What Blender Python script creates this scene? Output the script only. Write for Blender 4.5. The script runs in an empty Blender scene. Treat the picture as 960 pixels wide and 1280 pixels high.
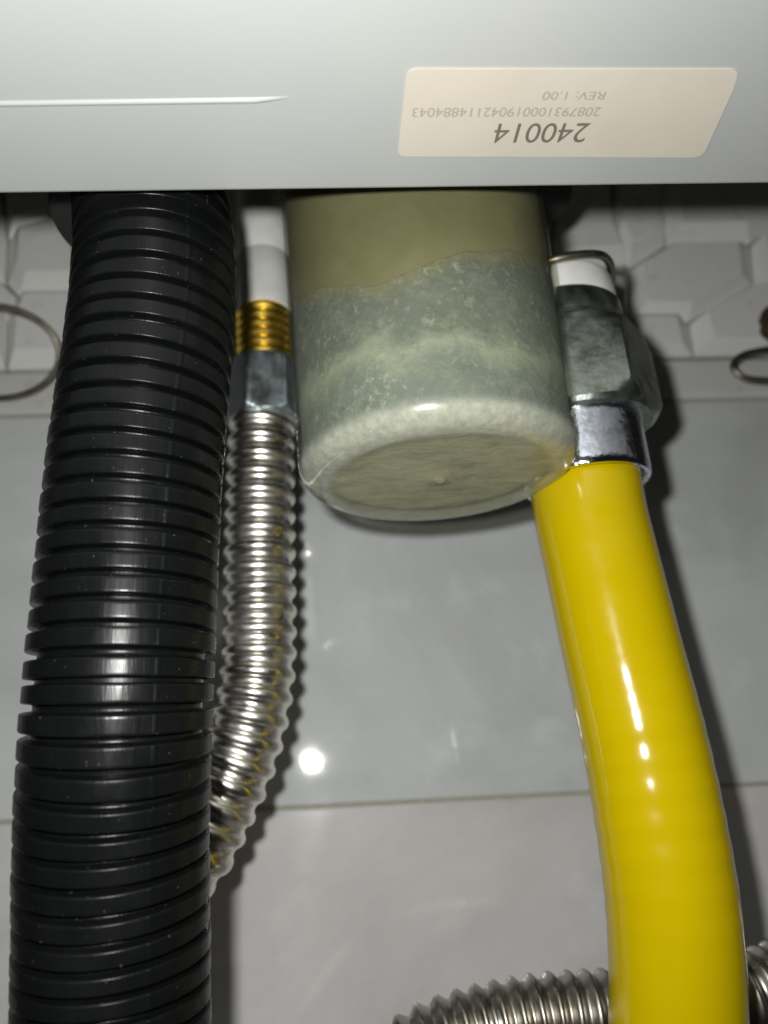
import bpy, bmesh, math, random
from mathutils import Vector, Matrix
random.seed(7)
PI = math.pi
scene = bpy.context.scene
COL = scene.collection

# ------------------------------------------------------------------ camera
# world: x right along the wall, y into the wall (tile face near y = 0), z up
cam = bpy.data.cameras.new('camera')
cam_o = bpy.data.objects.new('camera', cam); COL.objects.link(cam_o)
ax = Vector((0.9949, 0.0497, -0.0876)); ay = Vector((-0.0661, -0.3336, -0.9404)); az = Vector((-0.0760, 0.9414, -0.3286))
rot = Matrix((ax, ay, az)).to_quaternion()
cam_o.rotation_mode = 'QUATERNION'; cam_o.rotation_quaternion = rot
cam_o.location = (0, -0.26, 0)
cam.sensor_fit = 'VERTICAL'; cam.sensor_height = 36.0
cam.lens = 36.0 * 967.0 / 1280.0
cam.clip_start = 0.005; cam.clip_end = 10
cam.dof.use_dof = True; cam.dof.focus_distance = 0.146; cam.dof.aperture_fstop = 27.2 / 2.1
scene.camera = cam_o

# ------------------------------------------------------------------ light
world = bpy.data.worlds.new('World'); scene.world = world; world.use_nodes = True
bg = world.node_tree.nodes['Background']
bg.inputs[0].default_value = (1.0, 0.97, 0.93, 1); bg.inputs[1].default_value = 0.008
fl = bpy.data.lights.new('phone_flash', 'POINT')
fl.energy = 1.48; fl.shadow_soft_size = 0.0034; fl.color = (0.985, 0.985, 0.955)
fl_o = bpy.data.objects.new('phone_flash', fl); COL.objects.link(fl_o)
fl_o.location = (-0.0108, -0.258, 0.0152)
vs = scene.view_settings
vs.view_transform = 'Standard'; vs.look = 'None'; vs.gamma = 1; vs.exposure = 0.0; vs.use_curve_mapping = False

# ------------------------------------------------------------------ helpers
def thing(name, loc, label, cat, group=None):
    o = bpy.data.objects.new(name, None); COL.objects.link(o)
    o.empty_display_size = 0.01; o.location = loc
    o['label'] = label; o['category'] = cat
    if group: o['group'] = group
    return o
def wloc(o):
    v = Vector((0, 0, 0))
    while o is not None:
        v += o.location; o = o.parent
    return v
def link(name, me, mat, parent=None, smooth=True, angle=None):
    """mesh given in world coordinates; parents here are only translated"""
    if parent is not None:
        me.transform(Matrix.Translation(-wloc(parent)))
    if mat: me.materials.append(mat)
    if smooth:
        for p in me.polygons: p.use_smooth = True
    if name == 'tile':
        for p in me.polygons: p.use_smooth = p.area < 2e-5
    o = bpy.data.objects.new(name, me); COL.objects.link(o)
    o.parent = parent
    if smooth and angle:
        me.set_sharp_from_angle(angle=math.radians(angle))
    return o
def mesh(name, v, f):
    me = bpy.data.meshes.new(name); me.from_pydata([tuple(p) for p in v], [], f); me.update(); return me
def bm_mesh(name, bm):
    bmesh.ops.recalc_face_normals(bm, faces=bm.faces)
    me = bpy.data.meshes.new(name); bm.to_mesh(me); bm.free(); return me
def catmull(pts, n):
    P = [Vector(p) for p in pts]
    P = [P[0] * 2 - P[1]] + P + [P[-1] * 2 - P[-2]]
    out = []
    for i in range(1, len(P) - 2):
        for k in range(n):
            t = k / n
            a, b, c, d = P[i-1], P[i], P[i+1], P[i+2]
            out.append(0.5 * ((2*b) + (c-a)*t + (2*a-5*b+4*c-d)*t*t + (3*b-a-3*c+d)*t**3))
    out.append(P[-2]); return out
class Path:
    def __init__(s, pts, n=24):
        s.p = catmull(pts, n); s.l = [0]
        for a, b in zip(s.p, s.p[1:]): s.l.append(s.l[-1] + (b-a).length)
        s.L = s.l[-1]; s.i = 0
    def at(s, q):
        q = min(max(q, 0), s.L)
        lo, hi = 0, len(s.l) - 1
        while hi - lo > 1:
            m = (lo + hi) // 2
            if s.l[m] <= q: lo = m
            else: hi = m
        t = (q - s.l[lo]) / max(1e-9, s.l[hi] - s.l[lo])
        return s.p[lo].lerp(s.p[hi], t)
    def tan(s, q):
        e = s.L * 0.004
        return (s.at(q + e) - s.at(q - e)).normalized()
def sweep(name, path, samples, seg, rfun=None, closed=False, up=Vector((0, -1, 0))):
    """samples: [(arc length, radius)] -> tube; rfun(arc, angle, r) may shape it"""
    v, f = [], []
    n = None
    for k, (s, r) in enumerate(samples):
        c, t = path.at(s), path.tan(s)
        if n is None: n = (up - t * up.dot(t)).normalized()
        else: n = (n - t * n.dot(t)).normalized()
        b = t.cross(n)
        for j in range(seg):
            a = 2 * PI * j / seg
            rr = rfun(s, a, r) if rfun else r
            v.append(c + (n * math.cos(a) + b * math.sin(a)) * rr)
    m = len(samples)
    for k in range(m - 1):
        for j in range(seg):
            j2 = (j + 1) % seg
            f.append((k*seg+j, k*seg+j2, (k+1)*seg+j2, (k+1)*seg+j))
    if closed:
        for j in range(seg):
            j2 = (j + 1) % seg
            f.append(((m-1)*seg+j, (m-1)*seg+j2, j2, j))
    else:
        f.append(tuple(range(seg - 1, -1, -1))); f.append(tuple((m-1)*seg + j for j in range(seg)))
    return mesh(name, v, f)
def lathe(name, prof, c, seg=96, rfun=None, axis=Vector((0, 0, 1))):
    """prof: [(r, z)] open profile, capped; c = (x, y) at z = 0"""
    v, f = [], []
    for r, z in prof:
        for j in range(seg):
            a = 2 * PI * j / seg
            rr, zz = rfun(r, z, a) if rfun else (r, z)
            v.append((c[0] + rr * math.cos(a), c[1] + rr * math.sin(a), zz))
    m = len(prof)
    for k in range(m - 1):
        for j in range(seg):
            j2 = (j + 1) % seg
            f.append((k*seg+j, k*seg+j2, (k+1)*seg+j2, (k+1)*seg+j))
    f.append(tuple(range(seg - 1, -1, -1))); f.append(tuple((m-1)*seg + j for j in range(seg)))
    return mesh(name, v, f)
def hexnut(name, c, R, z0, z1, a0, cham, n=6):
    """hex prism with turned-down (chamfered) ends, top and bottom"""
    seg = 20 * n; v, f = [], []
    def rad(a):
        k = (a - a0) % (2*PI/n) - PI/n
        return R * math.cos(PI/n) / math.cos(k)
    prof = []
    ri = R * math.cos(PI/n) * 0.97
    rows = [z0, z0 + cham*0.25, z0 + cham*0.6, z0 + cham, z1 - cham, z1 - cham*0.6, z1 - cham*0.25, z1]
    for z in rows:
        d = min(z - z0, z1 - z)
        lim = ri + (R - ri) * min(1, d / cham) ** 0.6 if d < cham else R
        for j in range(seg):
            a = 2*PI*j/seg + a0
            r = min(rad(a), lim); v.append((c[0] + r*math.cos(a), c[1] + r*math.sin(a), z))
    for k in range(len(rows)-1):
        for j in range(seg):
            j2 = (j+1) % seg
            f.append((k*seg+j, k*seg+j2, (k+1)*seg+j2, (k+1)*seg+j))
    f.append(tuple(range(seg-1, -1, -1))); f.append(tuple((len(rows)-1)*seg+j for j in range(seg)))
    return mesh(name, v, f)
def box(bm, x0, x1, y0, y1, z0, z1):
    vs_ = [bm.verts.new(p) for p in ((x0,y0,z0),(x1,y0,z0),(x1,y1,z0),(x0,y1,z0),(x0,y0,z1),(x1,y0,z1),(x1,y1,z1),(x0,y1,z1))]
    for q in ((0,3,2,1),(4,5,6,7),(0,1,5,4),(1,2,6,5),(2,3,7,6),(3,0,4,7)): bm.faces.new([vs_[i] for i in q])

# ------------------------------------------------------------------ materials
class NT:
    def __init__(s, name):
        s.m = bpy.data.materials.new(name); s.m.use_nodes = True
        s.t = s.m.node_tree; s.b = s.t.nodes['Principled BSDF']; s.out = s.t.nodes['Material Output']
        s._pos = None
    def n(s, typ, **kw):
        o = s.t.nodes.new(typ)
        for k, v in kw.items(): setattr(o, k, v)
        return o
    def l(s, a, b): s.t.links.new(a, b)
    def pos(s, scale=(1, 1, 1)):
        if s._pos is None: s._pos = s.n('ShaderNodeNewGeometry').outputs['Position']
        mp = s.n('ShaderNodeVectorMath', operation='MULTIPLY'); mp.inputs[1].default_value = scale
        s.l(s._pos, mp.inputs[0]); return mp.outputs[0]
    def noise(s, scale, detail=4, rough=0.55, stretch=(1, 1, 1), dist=0):
        o = s.n('ShaderNodeTexNoise'); o.inputs['Scale'].default_value = scale
        o.inputs['Detail'].default_value = detail; o.inputs['Roughness'].default_value = rough
        o.inputs['Distortion'].default_value = dist
        s.l(s.pos(stretch), o.inputs['Vector']); return o.outputs['Fac']
    def ramp(s, fac, stops):
        o = s.n('ShaderNodeValToRGB'); e = o.color_ramp.elements
        while len(e) < len(stops): e.new(0.5)
        for el, (p, c) in zip(e, stops):
            el.position = p; el.color = (*c, 1) if len(c) == 3 else c
        s.l(fac, o.inputs[0]); return o.outputs[0]
    def g(s, fac, a, b):           # map fac 0..1 through a soft step a..b to 0..1
        o = s.n('ShaderNodeMapRange', interpolation_type='SMOOTHSTEP')
        o.inputs['From Min'].default_value = a; o.inputs['From Max'].default_value = b
        s.l(fac, o.inputs['Value']); return o.outputs['Result']
    def mix(s, fac, a, b, blend='MIX'):
        o = s.n('ShaderNodeMix', data_type='RGBA', blend_type=blend)
        if isinstance(fac, (int, float)): o.inputs['Factor'].default_value = fac
        else: s.l(fac, o.inputs['Factor'])
        for i, c in ((6, a), (7, b)):
            if isinstance(c, tuple): o.inputs[i].default_value = (*c, 1)
            else: s.l(c, o.inputs[i])
        return o.outputs[2]
    def math(s, op, a, b=0.0):
        o = s.n('ShaderNodeMath', operation=op)
        for i, c in ((0, a), (1, b)):
            if isinstance(c, (int, float)): o.inputs[i].default_value = c
            else: s.l(c, o.inputs[i])
        return o.outputs[0]
    def bump(s, h, dist, strength=1.0, prev=None):
        o = s.n('ShaderNodeBump'); o.inputs['Distance'].default_value = dist; o.inputs['Strength'].default_value = strength
        s.l(h, o.inputs['Height'])
        if prev is not None: s.l(prev, o.inputs['Normal'])
        s.l(o.outputs[0], s.b.inputs['Normal']); return o.outputs[0]
    def set(s, **kw):
        for k, v in kw.items():
            k = k.replace('_', ' ')
            i = s.b.inputs[k]
            if hasattr(v, 'is_linked') or hasattr(v, 'links'): s.l(v, i)
            elif isinstance(v, tuple): i.default_value = (*v, 1)
            else: i.default_value = v
        return s

def mat_grey_tile(name, tint, r0=0.035, r1=0.06):
    t = NT(name)
    a = t.noise(9, 6, 0.6, (1, 1, 1.6), 0.8); b = t.noise(45, 5, 0.65); c = t.noise(700, 2, 0.5)
    base = t.ramp(a, [(0.3, tuple(k*0.84 for k in tint)), (0.5, tint), (0.72, tuple(k*1.14 for k in tint))])
    base = t.mix(t.math('MULTIPLY', t.g(b, 0.52, 0.72), 0.35), base, tuple(k*1.3 for k in tint))
    base = t.mix(t.math('MULTIPLY', t.g(c, 0.6, 0.72), 0.18), base, tuple(k*0.6 for k in tint))
    sm = t.math('MULTIPLY', t.g(t.noise(22, 7, 0.7, (1.6, 1, 0.5), 1.2), 0.55, 0.8), 0.22)
    base = t.mix(sm, base, (0.72, 0.71, 0.68))
    t.set(Base_Color=base, Roughness=t.ramp(t.noise(60, 4), [(0.35, (r0,)*3), (0.7, (r1,)*3)]))
    t.b.inputs['Specular IOR Level'].default_value = 0.5
    t.bump(t.noise(120, 3), 0.00004, 0.25)
    return t.m
M = {}
M['tile_grey'] = mat_grey_tile('glazed grey tile', (0.615, 0.635, 0.635))
M['tile_low'] = mat_grey_tile('glazed warm grey tile', (0.605, 0.595, 0.585), 0.09, 0.15)
def mat_hex(name, tint):
    t = NT(name)
    base = t.ramp(t.noise(30, 5), [(0.3, tuple(k*0.93 for k in tint)), (0.7, tint)])
    base = t.mix(t.math('MULTIPLY', t.g(t.noise(160, 4), 0.6, 0.75), 0.25), base, (0.3, 0.28, 0.24))
    t.set(Base_Color=base, Roughness=0.28); t.bump(t.noise(200, 3), 0.0001, 0.3); return t.m
M['tile_hex'] = mat_hex('pale relief tile', (0.88, 0.875, 0.85))
M['tile_liner'] = mat_hex('border tile', (0.70, 0.695, 0.67))
t = NT('grout'); t.set(Base_Color=t.ramp(t.noise(300, 3), [(0.3, (0.20, 0.195, 0.17)), (0.7, (0.30, 0.29, 0.26))]), Roughness=0.9); M['grout'] = t.m

t = NT('pale grout'); t.set(Base_Color=t.ramp(t.noise(300, 3), [(0.3, (0.34, 0.33, 0.27)), (0.7, (0.42, 0.40, 0.33))]), Roughness=0.9); M['joint'] = t.m
t = NT('white enamel sheet')
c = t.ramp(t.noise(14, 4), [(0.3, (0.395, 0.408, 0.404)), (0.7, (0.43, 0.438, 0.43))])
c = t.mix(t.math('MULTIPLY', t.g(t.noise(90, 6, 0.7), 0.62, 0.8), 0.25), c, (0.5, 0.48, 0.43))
t.set(Base_Color=c, Roughness=0.38)
t.bump(t.noise(900, 2), 0.00003, 0.35); M['panel'] = t.m

t = NT('sticker paper')
c = t.ramp(t.noise(60, 4), [(0.3, (0.54, 0.495, 0.42)), (0.7, (0.58, 0.535, 0.46))])
t.set(Base_Color=c, Roughness=0.5); M['paper'] = t.m
t = NT('grey print'); t.set(Base_Color=(0.15, 0.135, 0.11), Roughness=0.6); M['ink'] = t.m
t = NT('faint grey print'); t.set(Base_Color=(0.36, 0.32, 0.26), Roughness=0.6); M['ink_faint'] = t.m

t = NT('black plastic')
st = t.noise(900, 3, 0.6, (1, 1, 0.03)); du = t.noise(1500, 2, 0.5)
c = t.mix(t.g(du, 0.72, 0.78), (0.004, 0.0043, 0.0046), (0.07, 0.07, 0.065))
c = t.mix(t.math('MULTIPLY', t.g(t.noise(60, 5), 0.5, 0.75), 0.5), c, (0.009, 0.0093, 0.0097))
t.set(Base_Color=c, Roughness=t.ramp(t.noise(260, 4, 0.6, (1, 1, 0.25)), [(0.3, (0.23,)*3), (0.7, (0.39,)*3)]))
t.b.inputs['Specular IOR Level'].default_value = 0.20
t.bump(st, 0.0001, 0.6); M['black'] = t.m
t = NT('black rubber'); t.set(Base_Color=(0.010, 0.010, 0.009), Roughness=0.7); M['matt'] = t.m

def mat_metal(name, col, rough, stain, amt, bump=0.00004):
    t = NT(name)
    c = t.mix(t.math('MULTIPLY', t.g(t.noise(110, 6, 0.7), 0.48, 0.72), amt), col, stain)
    t.set(Base_Color=c, Metallic=1.0, Roughness=t.ramp(t.noise(170, 5), [(0.3, (rough*0.75,)*3), (0.7, (rough*1.4,)*3)]))
    t.bump(t.noise(420, 4), bump, 0.5); return t.m
M['steel'] = mat_metal('stainless steel', (0.92, 0.89, 0.83), 0.29, (0.50, 0.42, 0.26), 0.6)
M['steel_dark'] = mat_metal('dull stainless steel', (0.42, 0.40, 0.36), 0.32, (0.22, 0.18, 0.12), 0.6)
M['zinc'] = mat_metal('zinc plated steel', (0.52, 0.60, 0.62), 0.42, (0.30, 0.37, 0.36), 0.8)
M['iron'] = mat_metal('galvanised iron', (0.40, 0.44, 0.41), 0.36, (0.15, 0.16, 0.13), 1.0, 0.0003)
M['chrome'] = mat_metal('chrome', (0.80, 0.82, 0.92), 0.08, (0.25, 0.27, 0.32), 0.8, 0.0004)
M['brass'] = mat_metal('brass', (0.90, 0.62, 0.10), 0.28, (0.35, 0.2, 0.05), 0.5)
M['wire'] = mat_metal('dull wire', (0.30, 0.28, 0.21), 0.4, (0.16, 0.13, 0.09), 0.8)
t = NT('rust'); t.set(Base_Color=t.ramp(t.noise(400, 5), [(0.3, (0.03, 0.02, 0.012)), (0.7, (0.09, 0.055, 0.03))]), Roughness=0.85); M['rust'] = t.m
t = NT('white plastic'); t.set(Base_Color=t.ramp(t.noise(120, 5), [(0.3, (0.66, 0.66, 0.63)), (0.7, (0.78, 0.78, 0.76))]), Roughness=0.4); M['white'] = t.m

t = NT('yellow pvc sleeve')
c = t.ramp(t.noise(35, 4), [(0.3, (0.47, 0.345, 0.0004)), (0.7, (0.50, 0.37, 0.0006))])
c = t.mix(t.math('MULTIPLY', t.g(t.noise(220, 5, 0.7), 0.64, 0.8), 0.3), c, (0.45, 0.30, 0.02))
t.set(Base_Color=c, Roughness=t.ramp(t.noise(150, 5, 0.6), [(0.35, (0.12,)*3), (0.7, (0.21,)*3)])); t.bump(t.noise(60, 3, 0.5, (1, 1, 2)), 0.0002, 0.15); M['yellow'] = t.m

# translucent cup: milky skin with see-through share, real sediment and water behind it
t = NT('milky plastic')
sx = t.n('ShaderNodeSeparateXYZ'); t.l(t.pos(), sx.inputs[0])
thick = t.n('ShaderNodeMapRange', interpolation_type='SMOOTHSTEP'); t.l(sx.outputs[2], thick.inputs['Value'])
for k_, v_ in (('From Min', 0.0640), ('From Max', 0.0675), ('To Min', 1.0), ('To Max', 0.0)): thick.inputs[k_].default_value = v_
thick = thick.outputs['Result']                            # thicker moulded bottom; its paler colour also paints in scattered light
dx = t.math('SUBTRACT', sx.outputs[0], 0.0275); dy = t.math('SUBTRACT', sx.outputs[1], -0.1030)
rr = t.math('SQRT', t.math('ADD', t.math('MULTIPLY', dx, dx), t.math('MULTIPLY', dy, dy)))
rim = t.g(rr, 0.0228, 0.0256)
c = t.ramp(t.noise(220, 6, 0.7), [(0.3, (0.17, 0.19, 0.155)), (0.7, (0.25, 0.27, 0.225))])
disc = t.ramp(t.noise(130, 8, 0.72, (0.6, 1.4, 1), 0.8), [(0.34, (0.25, 0.25, 0.155)), (0.5, (0.48, 0.48, 0.33)), (0.66, (0.62, 0.62, 0.46))])
edge = t.ramp(t.noise(500, 6, 0.7), [(0.35, (0.34, 0.355, 0.285)), (0.65, (0.52, 0.54, 0.45))])
c = t.mix(thick, c, t.mix(rim, disc, edge))
t.set(Base_Color=c, Roughness=0.24)
t.b.inputs['Coat Weight'].default_value = 0.6; t.b.inputs['Coat Roughness'].default_value = 0.07
t.bump(t.noise(800, 3), 0.00005, 0.4)
tr = t.n('ShaderNodeBsdfTransparent'); tr.inputs[0].default_value = (0.93, 0.95, 0.86, 1)
lw = t.n('ShaderNodeLayerWeight'); lw.inputs[0].default_value = 0.35
fac = t.math('ADD', t.math('MULTIPLY', lw.outputs['Facing'], 0.10), 0.16)
fac = t.math('ADD', fac, t.math('MULTIPLY', t.noise(350, 5, 0.7), 0.10))
fac = t.math('ADD', fac, t.math('MULTIPLY', t.math('MULTIPLY', thick, t.math('ADD', t.math('MULTIPLY', rim, 0.34), 0.10)), 1.0))
mx = t.n('ShaderNodeMixShader'); t.l(fac, mx.inputs[0]); t.l(tr.outputs[0], mx.inputs[1]); t.l(t.b.outputs[0], mx.inputs[2])
t.l(mx.outputs[0], t.out.inputs['Surface']); M['cup'] = t.m

t = NT('grey green sediment')
sx = t.n('ShaderNodeSeparateXYZ'); t.l(t.pos(), sx.inputs[0]); z = sx.outputs[2]
wob = t.math('MULTIPLY', t.math('SUBTRACT', t.noise(70, 5, 0.6), 0.5), 0.022)
zz = t.math('ADD', z, wob)
zr = t.math('DIVIDE', t.math('SUBTRACT', zz, 0.062), 0.045)
c = t.ramp(zr, [(0.0, (0.125, 0.145, 0.13)), (0.10, (0.135, 0.16, 0.152)), (0.24, (0.155, 0.182, 0.172)), (0.37, (0.33, 0.34, 0.275)), (0.47, (0.12, 0.138, 0.118)), (0.85, (0.08, 0.095, 0.085)), (1.0, (0.068, 0.08, 0.073))])
c = t.mix(t.math('MULTIPLY', t.g(t.noise(170, 8, 0.75, (1, 1, 1.5), 0.6), 0.46, 0.70), 0.55), c, (0.30, 0.31, 0.25))
c = t.mix(t.math('MULTIPLY', t.g(t.noise(240, 8, 0.75, (1, 1, 1.3), 0.4), 0.50, 0.72), 0.65), c, (0.075, 0.09, 0.075))
c = t.mix(t.g(z, 0.0672, 0.0645), c, t.ramp(t.noise(190, 8, 0.75, (0.6, 1.5, 1), 1.0), [(0.34, (0.20, 0.18, 0.10)), (0.5, (0.46, 0.43, 0.29)), (0.66, (0.60, 0.57, 0.42))]))  # paler base: light scattered inside the cup, painted into the colour
lump = t.noise(620, 6, 0.7)
at_ = t.n('ShaderNodeAttribute'); at_.attribute_name = 'below'
bl = t.math('ADD', at_.outputs['Fac'], t.math('MULTIPLY', t.math('SUBTRACT', t.noise(260, 6, 0.7), 0.5), 0.008))
c = t.mix(t.g(bl, 0.0068, 0.0004), c, (0.225, 0.195, 0.08))       # loose silt thins out into the water
gate = t.math('MAXIMUM', t.g(t.noise(120, 4), 0.44, 0.64), 0.25)
c = t.mix(t.math('MULTIPLY', t.math('MULTIPLY', t.g(lump, 0.50, 0.68), gate), 0.68), c, (0.46, 0.47, 0.38))
t.set(Base_Color=c, Roughness=0.7)
t.b.inputs['Subsurface Weight'].default_value = 0.3; t.b.inputs['Subsurface Radius'].default_value = (1.0, 0.95, 0.6); t.b.inputs['Subsurface Scale'].default_value = 0.006
t.bump(lump, 0.0009, 0.7); M['sediment'] = t.m
t = NT('murky olive water')
t.set(Base_Color=t.ramp(t.noise(50, 4), [(0.3, (0.205, 0.175, 0.055)), (0.7, (0.265, 0.225, 0.075))]), Roughness=0.35)
tr = t.n('ShaderNodeBsdfTransparent'); tr.inputs[0].default_value = (0.75, 0.68, 0.38, 1)
mx = t.n('ShaderNodeMixShader'); mx.inputs[0].default_value = 0.72; t.l(tr.outputs[0], mx.inputs[1]); t.l(t.b.outputs[0], mx.inputs[2])
t.l(mx.outputs[0], t.out.inputs['Surface']); M['water'] = t.m
t = NT('white glint'); t.set(Base_Color=(0.95, 0.95, 0.96), Roughness=0.12)
t.b.inputs['Specular IOR Level'].default_value = 0.9; M['glint_bead'] = t.m  # near-white, so the bead on the tile reads as a glint

# ------------------------------------------------------------------ wall and tiles
bm = bmesh.new(); box(bm, -0.26, 0.36, 0.0022, 0.03, -0.17, 0.30)
wall = link('wall', bm_mesh('wall', bm), M['grout'], smooth=False)
wall['kind'] = 'structure'; wall['label'] = 'tiled wall behind the boiler pipes'

def flat_tile(pts, mat, bev=0.0009, proud=0.0):
    """tile of four corners (x, z) with a rounded arris"""
    bm = bmesh.new()
    f = bm.faces.new([bm.verts.new((x, 0.0, z)) for x, z in pts])
    if f.normal.y > 0 or (f.normal_update() or f.normal.y > 0): f.normal_flip()
    r = bmesh.ops.extrude_face_region(bm, geom=[f])
    vsn = [e for e in r['geom'] if isinstance(e, bmesh.types.BMVert)]
    y0 = 0.004; y1 = -proud
    for v in bm.verts: v.co.y = y0
    for v in vsn: v.co.y = y1
    bm.normal_update()
    top = [e for e in bm.edges if all(abs(v.co.y - y1) < 1e-6 for v in e.verts)]
    bmesh.ops.bevel(bm, geom=top, offset=bev, segments=3, profile=0.6, affect='EDGES')
    return link('tile', bm_mesh('tile', bm), mat, wall, True)
g = 0.0005
LOW = lambda x: -0.0054 - (x + 0.0108) * 0.0305       # the joint between the two grey rows runs slightly askew
MID = lambda x: 0.1346 - (x + 0.1118) * 0.0162
TOP = lambda x: 0.1526 - (x + 0.1133) * 0.0169
def row(x0, x1, lo, hi, mat, **k):
    return flat_tile([(x0+g, lo(x0)+g), (x1-g, lo(x1)+g), (x1-g, hi(x1)-g), (x0+g, hi(x0)-g)], mat, **k)
row(-0.255, -0.1485, LOW, MID, M['tile_grey']); row(-0.1485, 0.2515, LOW, MID, M['tile_grey']); row(0.2515, 0.355, LOW, MID, M['tile_grey'])
BOT = lambda x: -0.165
row(-0.255, -0.1385, BOT, LOW, M['tile_low']); row(-0.1385, 0.2615, BOT, LOW, M['tile_low']); row(0.2615, 0.355, BOT, LOW, M['tile_low'])
row(-0.255, -0.05, MID, TOP, M['tile_liner'], bev=0.0022, proud=0.0016); row(-0.05, 0.25, MID, TOP, M['tile_liner'], bev=0.0022, proud=0.0016)
def joint(fn, y):
    xs_ = (-0.255, 0.355); w = 0.0012
    v_ = [(x, yy, fn(x) + dz) for x in xs_ for yy in (y, 0.0035) for dz in (-w, w)]
    bm = bmesh.new(); bm.from_mesh(mesh('grout_joint', v_, [(0,1,5,4),(2,6,7,3),(0,4,6,2),(1,3,7,5),(0,2,3,1),(4,5,7,6)]))
    link('grout_joint', bm_mesh('grout_joint', bm), M['joint'], wall, False)
joint(LOW, 0.0003); joint(MID, 0.0004)
HEX = [
 [(0.1289, 0.1657), (0.1535, 0.1649), (0.1851, 0.182), (0.1886, 0.2023), (0.1514, 0.2024), (0.1333, 0.1909)],
 [(0.1851, 0.182), (0.2193, 0.1814), (0.2329, 0.2038), (0.2383, 0.2197), (0.2151, 0.2184), (0.1886, 0.2023)],
 [(0.1514, 0.2024), (0.1886, 0.2023), (0.2151, 0.2184), (0.2222, 0.262), (0.1577, 0.262), (0.1526, 0.2171)],
 [(0.1333, 0.1909), (0.1514, 0.2024), (0.1526, 0.2171), (0.1577, 0.262), (0.136, 0.262), (0.1306, 0.2061)],
 [(0.1333, 0.1909), (0.1306, 0.2061), (0.136, 0.262), (0.118, 0.262), (0.1037, 0.2096), (0.1006, 0.189)],
 [(0.0985, 0.1645), (0.1289, 0.1657), (0.1535, 0.1649), (0.1524, 0.1496), (0.0981, 0.1505)],
 [(0.0985, 0.1645), (0.1006, 0.189), (0.1333, 0.1909), (0.1289, 0.1657)],
 [(0.1535, 0.1649), (0.1851, 0.182), (0.2193, 0.1814), (0.2119, 0.1485), (0.1524, 0.1496)],
 [(-0.1094, 0.1853), (-0.0832, 0.1849), (-0.0655, 0.1992), (-0.0671, 0.2303), (-0.0858, 0.2387), (-0.0897, 0.2228), (-0.1002, 0.2172), (-0.1151, 0.2117), (-0.114, 0.1912)],
 [(-0.1094, 0.1853), (-0.0832, 0.1849), (-0.0708, 0.1737), (-0.0707, 0.153), (-0.111, 0.1535), (-0.112, 0.1744)],
 [(-0.1094, 0.1853), (-0.112, 0.1744), (-0.111, 0.1535), (-0.1359, 0.1540), (-0.1376, 0.1759), (-0.1283, 0.1927), (-0.114, 0.1912)],
 [(-0.114, 0.1912), (-0.1283, 0.1927), (-0.1452, 0.2124), (-0.1478, 0.262), (-0.1244, 0.262), (-0.1151, 0.2117)],
 [(-0.1151, 0.2117), (-0.1002, 0.2172), (-0.0897, 0.2228), (-0.0858, 0.2387), (-0.0869, 0.262), (-0.1244, 0.262)],
 [(-0.0832, 0.1849), (-0.0655, 0.1992), (-0.025, 0.199), (-0.012, 0.180), (-0.0708, 0.1737)],
 [(-0.0708, 0.1737), (-0.012, 0.180), (0.004, 0.170), (0.004, 0.1520), (-0.0707, 0.153)],
 [(-0.0655, 0.1992), (-0.0671, 0.2303), (-0.04, 0.262), (-0.01, 0.262), (-0.015, 0.215), (-0.025, 0.199)],
 [(-0.025, 0.199), (-0.015, 0.215), (0.045, 0.213), (0.055, 0.197), (0.04, 0.178), (0.004, 0.170), (-0.012, 0.180)],
 [(0.004, 0.170), (0.04, 0.178), (0.0985, 0.1645), (0.0981, 0.1505), (0.004, 0.1520)],
 [(0.04, 0.178), (0.055, 0.197), (0.1006, 0.189), (0.0985, 0.1645)],
 [(-0.015, 0.215), (0.045, 0.213), (0.055, 0.197), (0.1006, 0.189), (0.1037, 0.2096), (0.118, 0.262), (-0.01, 0.262)],
 [(-0.0671, 0.2303), (-0.04, 0.262), (-0.0869, 0.262), (-0.0858, 0.2387)],
]
def relief_tile(pts):
    """cushion tile: wide bevel below, narrow above, raised flat centre"""
    bm = bmesh.new()
    area = sum(a[0]*b[1] - b[0]*a[1] for a, b in zip(pts, pts[1:] + pts[:1]))
    if area < 0: pts = pts[::-1]
    f = bm.faces.new([bm.verts.new((x, 0.0, z)) for x, z in pts])
    bm.normal_update()
    if f.normal.y > 0: f.normal_flip()
    bmesh.ops.inset_individual(bm, faces=[f], thickness=0.00055, use_even_offset=True)
    rim = [q for q in bm.faces if q is not f]
    bmesh.ops.delete(bm, geom=rim, context='FACES')
    bot = [v for v in f.verts]
    r = bmesh.ops.extrude_face_region(bm, geom=[f])
    top = [e for e in r['geom'] if isinstance(e, bmesh.types.BMFace)][0]
    for v in bm.verts: v.co.y = 0.004
    for v in top.verts: v.co.y = 0.0003
    bm.normal_update()
    bmesh.ops.inset_individual(bm, faces=[top], thickness=0.001, use_even_offset=True)
    cx_ = sum(p[0] for p in pts)/len(pts); cz_ = sum(p[1] for p in pts)/len(pts)
    for v, p in zip(sorted(top.verts, key=lambda q: math.atan2(q.co.z - cz_, q.co.x - cx_)), sorted(pts, key=lambda q: math.atan2(q[1] - cz_, q[0] - cx_))):
        v.co = (cx_ + (p[0] - cx_)*0.74, -0.0046, cz_ + (p[1] - cz_)*0.72 + 0.0022)
    es = [e for e in top.edges]
    bmesh.ops.bevel(bm, geom=es, offset=0.0009, segments=2, profile=0.5, affect='EDGES')
    return link('tile', bm_mesh('tile', bm), M['tile_hex'], wall, True)
for p in HEX: relief_tile(list(p))

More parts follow.
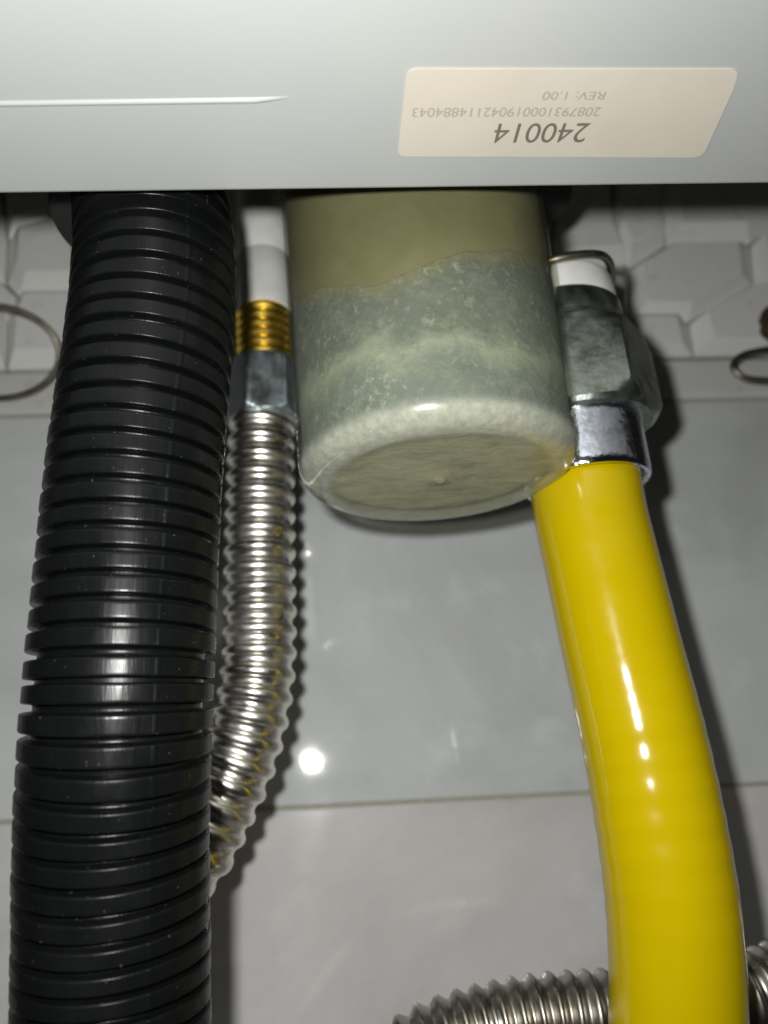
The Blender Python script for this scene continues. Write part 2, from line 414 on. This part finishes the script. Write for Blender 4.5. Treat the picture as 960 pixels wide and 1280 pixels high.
# ------------------------------------------------------------------ boiler casing above
casing = thing('boiler_casing', (0.02, -0.26, 0.105), 'white sheet metal boiler casing with printed sticker, seen from below', 'boiler')
def extrude_x(name, prof, x0, x1, mat, parent, ang=40):
    n = len(prof); v = [(x0, y, z) for y, z in prof] + [(x1, y, z) for y, z in prof]
    f = [(i, (i+1) % n, n + (i+1) % n, n + i) for i in range(n)] + [tuple(range(n-1, -1, -1)), tuple(range(n, 2*n))]
    bm = bmesh.new(); bm.from_mesh(mesh(name, v, f))
    return link(name, bm_mesh(name, bm), mat, parent, True, ang)
EY = -0.1428
prof = [(-0.40, 0.105)]
R_ = 0.0016
for k in range(9):
    a = -PI/2 + PI/2 * k/8
    prof.append((EY - R_ + R_*math.cos(a), 0.105 + R_ + R_*math.sin(a)))
prof += [(EY, 0.128), (EY - 0.0011, 0.128), (EY - 0.0011, 0.1068), (EY - 0.0018, 0.1061), (-0.40, 0.1061)]
panel = extrude_x('bottom_panel', prof, -0.22, 0.30, M['panel'], casing, 8)
bm = bmesh.new(); box(bm, -0.22, 0.30, -0.40, -0.008, 0.262, 0.264); link('base_plate', bm_mesh('base_plate', bm), M['panel'], casing, False)
# pressed bead in the panel
v, f = [], []
xs = [-0.22] + [-0.05 + 0.004*k for k in range(11)] + [-0.0085, -0.0065, -0.0045, -0.003, -0.002, -0.0012, -0.0006]
NB = 16
for x in xs:
    e = min(1.0, max(0.0, (-0.0006 - x) / 0.0055)); h = 0.00034 * e; w = 0.0010 * (0.75 + 0.25 * e)
    yc = -0.1630 - 0.0006 * (1 - e) - (x + 0.046) * 0.012
    for k in range(NB + 1):
        u = -1 + 2*k/NB
        v.append((x, yc + u*w, 0.1052 - (h + 0.0002) * (0.5 + 0.5*math.cos(PI*u))))
for i in range(len(xs)-1):
    for k in range(NB):
        f.append((i*(NB+1)+k, (i+1)*(NB+1)+k, (i+1)*(NB+1)+k+1, i*(NB+1)+k+1))
bm = bmesh.new(); bm.from_mesh(mesh('bead', v, f)); me = bm_mesh('pressed_bead', bm)
link('pressed_bead', me, M['panel'], casing)

# sticker: rounded rectangle, its right end cut on the slant
def rounded(pts, rr, n=6):
    out = []; m = len(pts)
    for i in range(m):
        p, a, b = Vector(pts[i]), Vector(pts[i-1]), Vector(pts[(i+1) % m])
        r = rr[i] if isinstance(rr, (list, tuple)) else rr
        d1, d2 = (a-p).normalized(), (b-p).normalized()
        s, e = p + d1*r, p + d2*r
        for k in range(n+1):
            t_ = k/n; out.append((1-t_)**2*s + 2*t_*(1-t_)*p + t_*t_*e)
    return out
op = rounded([(0.0176, -0.1695), (0.0722, -0.1695), (0.0732, -0.1655), (0.0748, -0.1506), (0.0176, -0.1516)], [0.0018, 0.0016, 0.001, 0.002, 0.0018])
bm = bmesh.new()
f = bm.faces.new([bm.verts.new((p.x, p.y, 0.10478)) for p in op])
r = bmesh.ops.extrude_face_region(bm, geom=[f])
for q in r['geom']:
    if isinstance(q, bmesh.types.BMVert): q.co.z = 0.10502
sticker = link('label_sticker', bm_mesh('label_sticker', bm), M['paper'], casing, False)
sticker['label'] = 'cream paper sticker with printed number and code line'
def print_line(name, txt, x_start, x_end, y_base, y_cap, mat, bold=0.0, z=0.10470):
    cu = bpy.data.curves.new(name, 'FONT'); cu.body = txt; cu.size = 1.0; cu.offset = bold; cu.fill_mode = 'FRONT'
    to = bpy.data.objects.new('tmp', cu); COL.objects.link(to)
    dg = bpy.context.evaluated_depsgraph_get(); me = bpy.data.meshes.new_from_object(to.evaluated_get(dg))
    bpy.data.objects.remove(to); bpy.data.curves.remove(cu)
    X = [q.co.x for q in me.vertices]; Y = [q.co.y for q in me.vertices]
    x0, x1, y0, y1 = min(X), max(X), min(Y), max(Y)
    for q in me.vertices:
        u = (q.co.x - x0) / (x1 - x0); w = (q.co.y - y0) / (y1 - y0)
        q.co = (x_start + (x_end - x_start)*u, y_base + (y_cap - y_base)*w, z)
    return link(name, me, mat, sticker, False)
print_line('printed_number', '240014', 0.0508, 0.0341, -0.1589, -0.1546, M['ink'], 0.0)
print_line('printed_code', '208793100019042114884043', 0.0516, 0.0193, -0.1622, -0.1603, M['ink_faint'], 0.0)
print_line('printed_revision', 'REV: 1.00', 0.0513, 0.0407, -0.1653, -0.1637, M['ink_faint'], 0.0)

# ------------------------------------------------------------------ black corrugated hose
bh = thing('corrugated_hose', (-0.0388, -0.104, -0.06), 'thick black corrugated plastic drain hose at the left', 'hose')
path = Path([(-0.0386, -0.1030, -0.066), (-0.0383, -0.1050, -0.045), (-0.0380, -0.1077, -0.0249), (-0.0374, -0.1125, -0.006), (-0.0364, -0.1165, 0.0085), (-0.0356, -0.1185, 0.0225), (-0.0346, -0.1198, 0.0422), (-0.0336, -0.1213, 0.0574), (-0.0322, -0.1228, 0.072), (-0.0309, -0.1238, 0.0856), (-0.0302, -0.1246, 0.0981), (-0.0304, -0.1245, 0.110), (-0.0322, -0.122, 0.122), (-0.036, -0.116, 0.135), (-0.039, -0.110, 0.150)], 16)
P_ = 0.00418; RO = 0.0161; RI = 0.0141
one = [(0.00, RI), (0.07, RI), (0.105, RI+0.00015), (0.125, RI+0.0006), (0.15, RO-0.0004), (0.165, RO-0.00017), (0.19, RO-0.00004), (0.22, RO), (0.30, RO), (0.70, RO), (0.78, RO), (0.81, RO-0.00004), (0.835, RO-0.00017), (0.85, RO-0.0004), (0.875, RI+0.0006), (0.895, RI+0.00015), (0.93, RI)]
samples = []; k = 0
wig = [random.uniform(-0.035, 0.035) for _ in range(80)]
while (k+1)*P_ < path.L:
    for u, r in one: samples.append(((k + u + (wig[k] if 0.08 < u < 0.92 else 0)) * P_, r + (0.00006*math.sin(k*2.1) if r > RI+0.0003 else 0)))
    k += 1
SA = math.radians(34)
def seam(s, a, r):
    d = (a - SA + PI) % (2*PI) - PI
    e = 0.0
    if r > RI + 0.001:
        e = 0.00020 * math.exp(-(d/0.012)**2)
        e += 0.00002 * math.sin(a*3 + s*90)
    return r + e
link('corrugated_tube', sweep('corrugated_tube', path, samples, 288, seam), M['black'], bh, True, 60)
cp = Path([(-0.0385, -0.108, 0.128), (-0.039, -0.106, 0.150), (-0.039, -0.106, 0.2), (-0.039, -0.106, 0.2625)], 8)
link('black_tube', sweep('black_tube', cp, [(0, 0.0165), (0.0008, 0.0187), (0.002, 0.0192), (0.02, 0.0192), (0.03, 0.018), (cp.L, 0.018)], 64), M['matt'], bh, True, 40)  # matt black tube filling the dark arc beside the hose top

# ------------------------------------------------------------------ condensate trap
TX, TY = 0.0275, -0.1030
trap = thing('condensate_trap', (TX, TY, 0.0612), 'translucent plastic trap cup half full of grey green sediment', 'trap')
ZB = 0.0612
prof = [(0.0004, ZB + 0.0006), (0.0010, ZB + 0.0002), (0.0016, ZB + 0.0007), (0.008, ZB + 0.0008), (0.018, ZB + 0.0006), (0.0235, ZB + 0.0002), (0.0250, ZB)]
RB = 0.0309; FR = 0.0056
for k in range(13):
    a = -PI/2 + PI/2*k/12
    prof.append((RB - FR + FR*math.cos(a), ZB + FR + FR*math.sin(a)))
for k in range(1, 13):
    prof.append((RB + (0.0325 - RB)*k/12, ZB + FR + (0.145 - ZB - FR)*k/12))
prof += [(0.0325, 0.20), (0.030, 0.2625)]
link('cup', lathe('cup', prof, (TX, TY), 160), M['cup'], trap, True, 50)
TOPS = [(-180, 0.1080), (-167, 0.1064), (-142, 0.1003), (-120, 0.0955), (-104, 0.0957), (-91, 0.0980), (-72, 0.1015), (-57, 0.1038), (-35, 0.1060), (-13, 0.1090), (40, 0.110), (110, 0.111), (180, 0.1080)]
def stop(a):
    d = (math.degrees(a) + 180) % 360 - 180
    for (a0, h0), (a1, h1) in zip(TOPS, TOPS[1:]):
        if a0 <= d <= a1:
            u = (d - a0) / (a1 - a0); u = u*u*(3 - 2*u)*0.5 + u*0.5
            return h0 + (h1 - h0)*u + 0.0004*math.sin(math.radians(d*7)) + 0.0003*math.sin(math.radians(d*17 + 50))
    return 0.108
def sedf(r, z, a):
    if z > 0.2: return (r, stop(a) + (z - 0.3))          # top rows follow the waved surface
    if z > 0.088: z = min(z, stop(a) - 0.0045)
    return (r + 0.00012*math.sin(a*11 + z*900) + 0.00008*math.sin(a*23 - z*1500), z)
sp = [(0.001, ZB+0.0024), (0.012, ZB+0.0022), (0.0205, ZB+0.0022)]
for k in range(9):
    a = -PI/2 + PI/2*k/8
    sp.append((0.0220 + 0.0078*math.cos(a), ZB + 0.0022 + 0.0078 + 0.0078*math.sin(a)))
sp += [(0.0300, 0.078), (0.0303, 0.085), (0.0305, 0.0905), (0.0304, 0.297), (0.0301, 0.2985), (0.0294, 0.2995), (0.0280, 0.3002), (0.016, 0.3006), (0.001, 0.3008)]
sm_ = lathe('sediment', sp, (TX, TY), 144, sedf)
sm_.attributes.new('below', 'FLOAT', 'POINT').data.foreach_set('value', [stop(2*PI*(i % 144)/144) - q.co.z for i, q in enumerate(sm_.vertices)])
link('sediment', sm_, M['sediment'], trap, True, 70)
def wf(r, z, a):
    if z < 0.08: return (r, stop(a) - 0.0015)
    return (r, z)
link('murky_water', lathe('murky_water', [(0.0302, 0.0), (0.0306, 0.11), (0.0315, 0.145), (0.0315, 0.195), (0.001, 0.196)], (TX, TY), 96, wf), M['water'], trap, True, 60)

# ------------------------------------------------------------------ steel hose beside the trap, on its white and brass connector
def corr(L, pitch, rm, amp, s0=0.0, n=10, flat=0.0):
    out = [(s0, rm - amp)]; k = int((L - s0)/pitch * n)
    for i in range(1, k):
        s = s0 + i*pitch/n; w = math.cos(2*PI*i/n)
        if flat: w = math.copysign(abs(w) ** flat, w)
        out.append((s, rm - amp * w))
    return out
SX, SY = -0.0126, -0.060; CD = -0.0026
pc = thing('pipe_connector', (SX, SY, 0.1195), 'white plastic pipe end with a short brass thread beside the trap', 'pipe fitting')
link('white_sleeve', lathe('white_sleeve', [(0.0060, 0.1342), (0.0078, 0.1345), (0.0080, 0.1352), (0.0080, 0.1528), (0.0077, 0.1533), (0.0077, 0.1538), (0.0081, 0.1543), (0.0081, 0.168), (0.0076, 0.170), (0.0076, 0.2625)], (SX + 0.0003, SY), 64), M['white'], pc, True, 40)
th = [(0.0066, 0.1160)]
nz = 6; z = 0.1198
for k in range(nz):
    zz = 0.1198 + CD + k*0.0029
    th += [(0.0074, zz), (0.0083, zz + 0.0010), (0.0083, zz + 0.0016), (0.0074, zz + 0.0026)]
th.append((0.0070, 0.1350))
link('brass_thread', lathe('brass_thread', th, (SX, SY), 64), M['brass'], pc, True, 30)
sh = thing('steel_hose', (-0.0138, SY, -0.015), 'bright stainless corrugated hose curving behind the black hose', 'hose')
link('hex_nut', hexnut('hex_nut', (SX - 0.0006, SY), 0.0110, 0.0985, 0.1167, math.radians(-112), 0.0016), M['zinc'], sh, True, 25)
p2 = Path([(-0.0136, SY, 0.0995), (-0.0143, SY, 0.0906), (-0.0156, SY, 0.0581), (-0.0160, SY, 0.0400), (-0.0168, SY, 0.0280), (-0.0190, SY, 0.0165), (-0.0226, SY + 0.0005, 0.0062), (-0.0276, SY + 0.001, -0.0035), (-0.0330, SY + 0.002, -0.0125), (-0.0400, SY + 0.004, -0.0185), (-0.050, SY + 0.008, -0.024)], 16)
link('corrugated_tube', sweep('corrugated_tube', p2, corr(p2.L, 0.0053, 0.0090, 0.00062, 0.0, 24, 0.72), 80), M['steel'], sh, True)

# ------------------------------------------------------------------ gas line at the right
GX, GY = 0.0652, -0.0905
gf = thing('gas_fitting', (GX, GY, 0.084), 'grey iron hexagonal gas union with white ring and wire clip', 'pipe fitting')
link('hex_union', hexnut('hex_union', (GX, GY), 0.0212, 0.0775, 0.1010, math.radians(-12), 0.0042), M['iron'], gf, True, 25)
link('collar', lathe('collar', [(0.014, 0.100), (0.0160, 0.1005), (0.0160, 0.1030), (0.0148, 0.1036), (0.0148, 0.1042), (0.0158, 0.1048), (0.0158, 0.1092), (0.0150, 0.1100)], (GX, GY), 80), M['iron'], gf, True, 30)
link('white_ring', lathe('white_ring', [(0.0120, 0.1092), (0.0149, 0.1096), (0.0152, 0.1104), (0.0152, 0.1160), (0.0147, 0.1172), (0.0080, 0.1176), (0.0060, 0.1178)], (GX, GY), 80), M['white'], gf, True, 35)
link('black_ring', lathe('black_ring', [(0.0062, 0.1500), (0.0125, 0.1503), (0.0132, 0.1512), (0.0132, 0.1700), (0.0125, 0.171), (0.0062, 0.171)], (GX - 0.002, GY + 0.004), 64), M['matt'], gf, True, 35)  # matt black ring filling the dark shape at the pipe top
CZ = -0.0118
link('riser', lathe('riser', [(0.0036, 0.1174), (0.0036, 0.2625)], (GX - 0.0085, GY + 0.002), 32), M['white'], gf, True, 35)
cl = Path([(GX - 0.014, GY - 0.010, 0.1285 + CZ), (GX - 0.004, GY - 0.0165, 0.1280 + CZ), (GX + 0.006, GY - 0.0155, 0.1298 + CZ), (GX + 0.0118, GY - 0.010, 0.1318 + CZ), (GX + 0.0150, GY - 0.003, 0.1318 + CZ), (GX + 0.0158, GY + 0.003, 0.1295 + CZ), (GX + 0.0152, GY + 0.006, 0.1255 + CZ)], 12)
link('wire_clip', sweep('wire_clip', cl, [(i*cl.L/60, 0.00105) for i in range(61)], 14), M['wire'], gf, True)

gh = thing('gas_hose', (0.0669, -0.0812, -0.06), 'glossy yellow sleeved gas hose with chrome ferrule at the right', 'hose')
link('ferrule', lathe('ferrule', [(0.0132, 0.0640), (0.0140, 0.0633), (0.0147, 0.0634), (0.0150, 0.0640), (0.0151, 0.0655), (0.0151, 0.0661), (0.0152, 0.0755), (0.0154, 0.0770), (0.0154, 0.0779), (0.0145, 0.0782)], (GX, GY), 96), M['chrome'], gh, True, 28)
p3 = Path([(0.0651, -0.0900, 0.0700), (0.0650, -0.0896, 0.0620), (0.0651, -0.0892, 0.0555), (0.0657, -0.0888, 0.0478), (0.0671, -0.0884, 0.0266), (0.0686, -0.0885, 0.0027), (0.0689, -0.0880, -0.0206), (0.0683, -0.0864, -0.0359), (0.0669, -0.0836, -0.0508), (0.0648, -0.0796, -0.068)], 20)
def yr(s, a, r):
    k = min(1, max(0, (s - 0.045)/0.02)) * (1 - min(1, max(0, (s - 0.085)/0.025)))
    return r + k * 0.000052 * math.sin(2*PI*s/0.0062) + 0.00008*math.sin(a*2 + s*40) + 0.000004*math.sin(2*PI*s/0.0062 + 1)
link('sleeve', sweep('sleeve', p3, [(i*p3.L/420, 0.0132) for i in range(421)], 128, yr), M['yellow'], gh, True)

# ------------------------------------------------------------------ second steel hose along the bottom
s2 = thing('steel_hose', (0.045, -0.06, -0.062), 'dull stainless corrugated hose crossing low behind the yellow hose', 'hose')
p4 = Path([(-0.012, -0.060, -0.0842), (0.0016, -0.060, -0.0682), (0.0090, -0.060, -0.0612), (0.0190, -0.060, -0.0562), (0.0311, -0.060, -0.0537), (0.0459, -0.060, -0.0527), (0.0589, -0.060, -0.0531), (0.0777, -0.059, -0.0538), (0.0951, -0.058, -0.0530), (0.110, -0.056, -0.0502), (0.130, -0.052, -0.0452)], 16)
link('corrugated_tube', sweep('corrugated_tube', p4, corr(p4.L, 0.0041, 0.0081, 0.00075, 0.0, 14), 72), M['steel_dark'], s2, True)

# ------------------------------------------------------------------ wire loops against the wall
wl = thing('wire_loop', (-0.110, -0.016, 0.137), 'olive grey wire loop standing off the wall left of the black hose', 'wire', 'wire loops by the wall')
pts = []
for k in range(25):
    a = 2*PI*k/24
    pts.append((-0.1080 + 0.0218*math.cos(a), -0.018 - 0.009*math.sin(a) , 0.1500 + 0.0128*math.sin(a)))
pl = Path(pts, 6)
link('wire', sweep('wire', pl, [(i*pl.L/144, 0.00105) for i in range(144)], 12, closed=True), M['wire'], wl, True)
wr = thing('wire_loop', (0.175, -0.016, 0.127), 'dark bent wire loop with rusty stub at the right edge', 'wire', 'wire loops by the wall')
pr = Path([(0.186, -0.018, 0.1440), (0.1729, -0.018, 0.1416), (0.1613, -0.018, 0.1395), (0.1558, -0.018, 0.1350), (0.1588, -0.018, 0.1300), (0.1693, -0.018, 0.1283), (0.186, -0.018, 0.1290), (0.192, -0.018, 0.136)], 12)
link('wire', sweep('wire', pr, [(i*pr.L/100, 0.00115) for i in range(101)], 12), M['wire'], wr, True)
ps = Path([(0.187, -0.004, 0.166), (0.1795, -0.012, 0.159), (0.1745, -0.017, 0.151), (0.176, -0.018, 0.1422)], 10)
link('rusty_stub', sweep('rusty_stub', ps, [(i*ps.L/30, 0.0029 + 0.0006*math.sin(i*0.9) - (0.002 if i in (0, 30) else 0)) for i in range(31)], 20), M['rust'], wr, True)

# ------------------------------------------------------------------ glint painted as a near-white bead on the grey tile
def glint_bead(x, z, r, h, label):
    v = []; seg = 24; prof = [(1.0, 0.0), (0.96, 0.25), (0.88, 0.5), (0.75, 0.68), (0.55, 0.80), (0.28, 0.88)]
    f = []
    lean = lambda dz: h * (1.0 + 0.55 * dz / r)          # fuller towards the top, so the face turns to the flash
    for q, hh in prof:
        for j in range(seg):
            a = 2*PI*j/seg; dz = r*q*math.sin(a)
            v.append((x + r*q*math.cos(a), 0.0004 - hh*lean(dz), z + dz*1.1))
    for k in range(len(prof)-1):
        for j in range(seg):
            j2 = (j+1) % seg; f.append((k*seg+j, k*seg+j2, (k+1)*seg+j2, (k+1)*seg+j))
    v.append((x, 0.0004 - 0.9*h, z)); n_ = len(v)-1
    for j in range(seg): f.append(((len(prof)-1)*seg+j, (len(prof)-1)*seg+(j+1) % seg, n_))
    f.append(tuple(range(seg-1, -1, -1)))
    bm = bmesh.new(); bm.from_mesh(mesh('glint_spot', v, f))
    o = link('glint_spot', bm_mesh('glint_spot', bm), M['glint_bead'])
    o['label'] = label; o['category'] = 'glint'
glint_bead(-0.0034, 0.0772, 0.0021, 0.0011, 'small white bead standing in for a glint on the tile beside the steel hose')
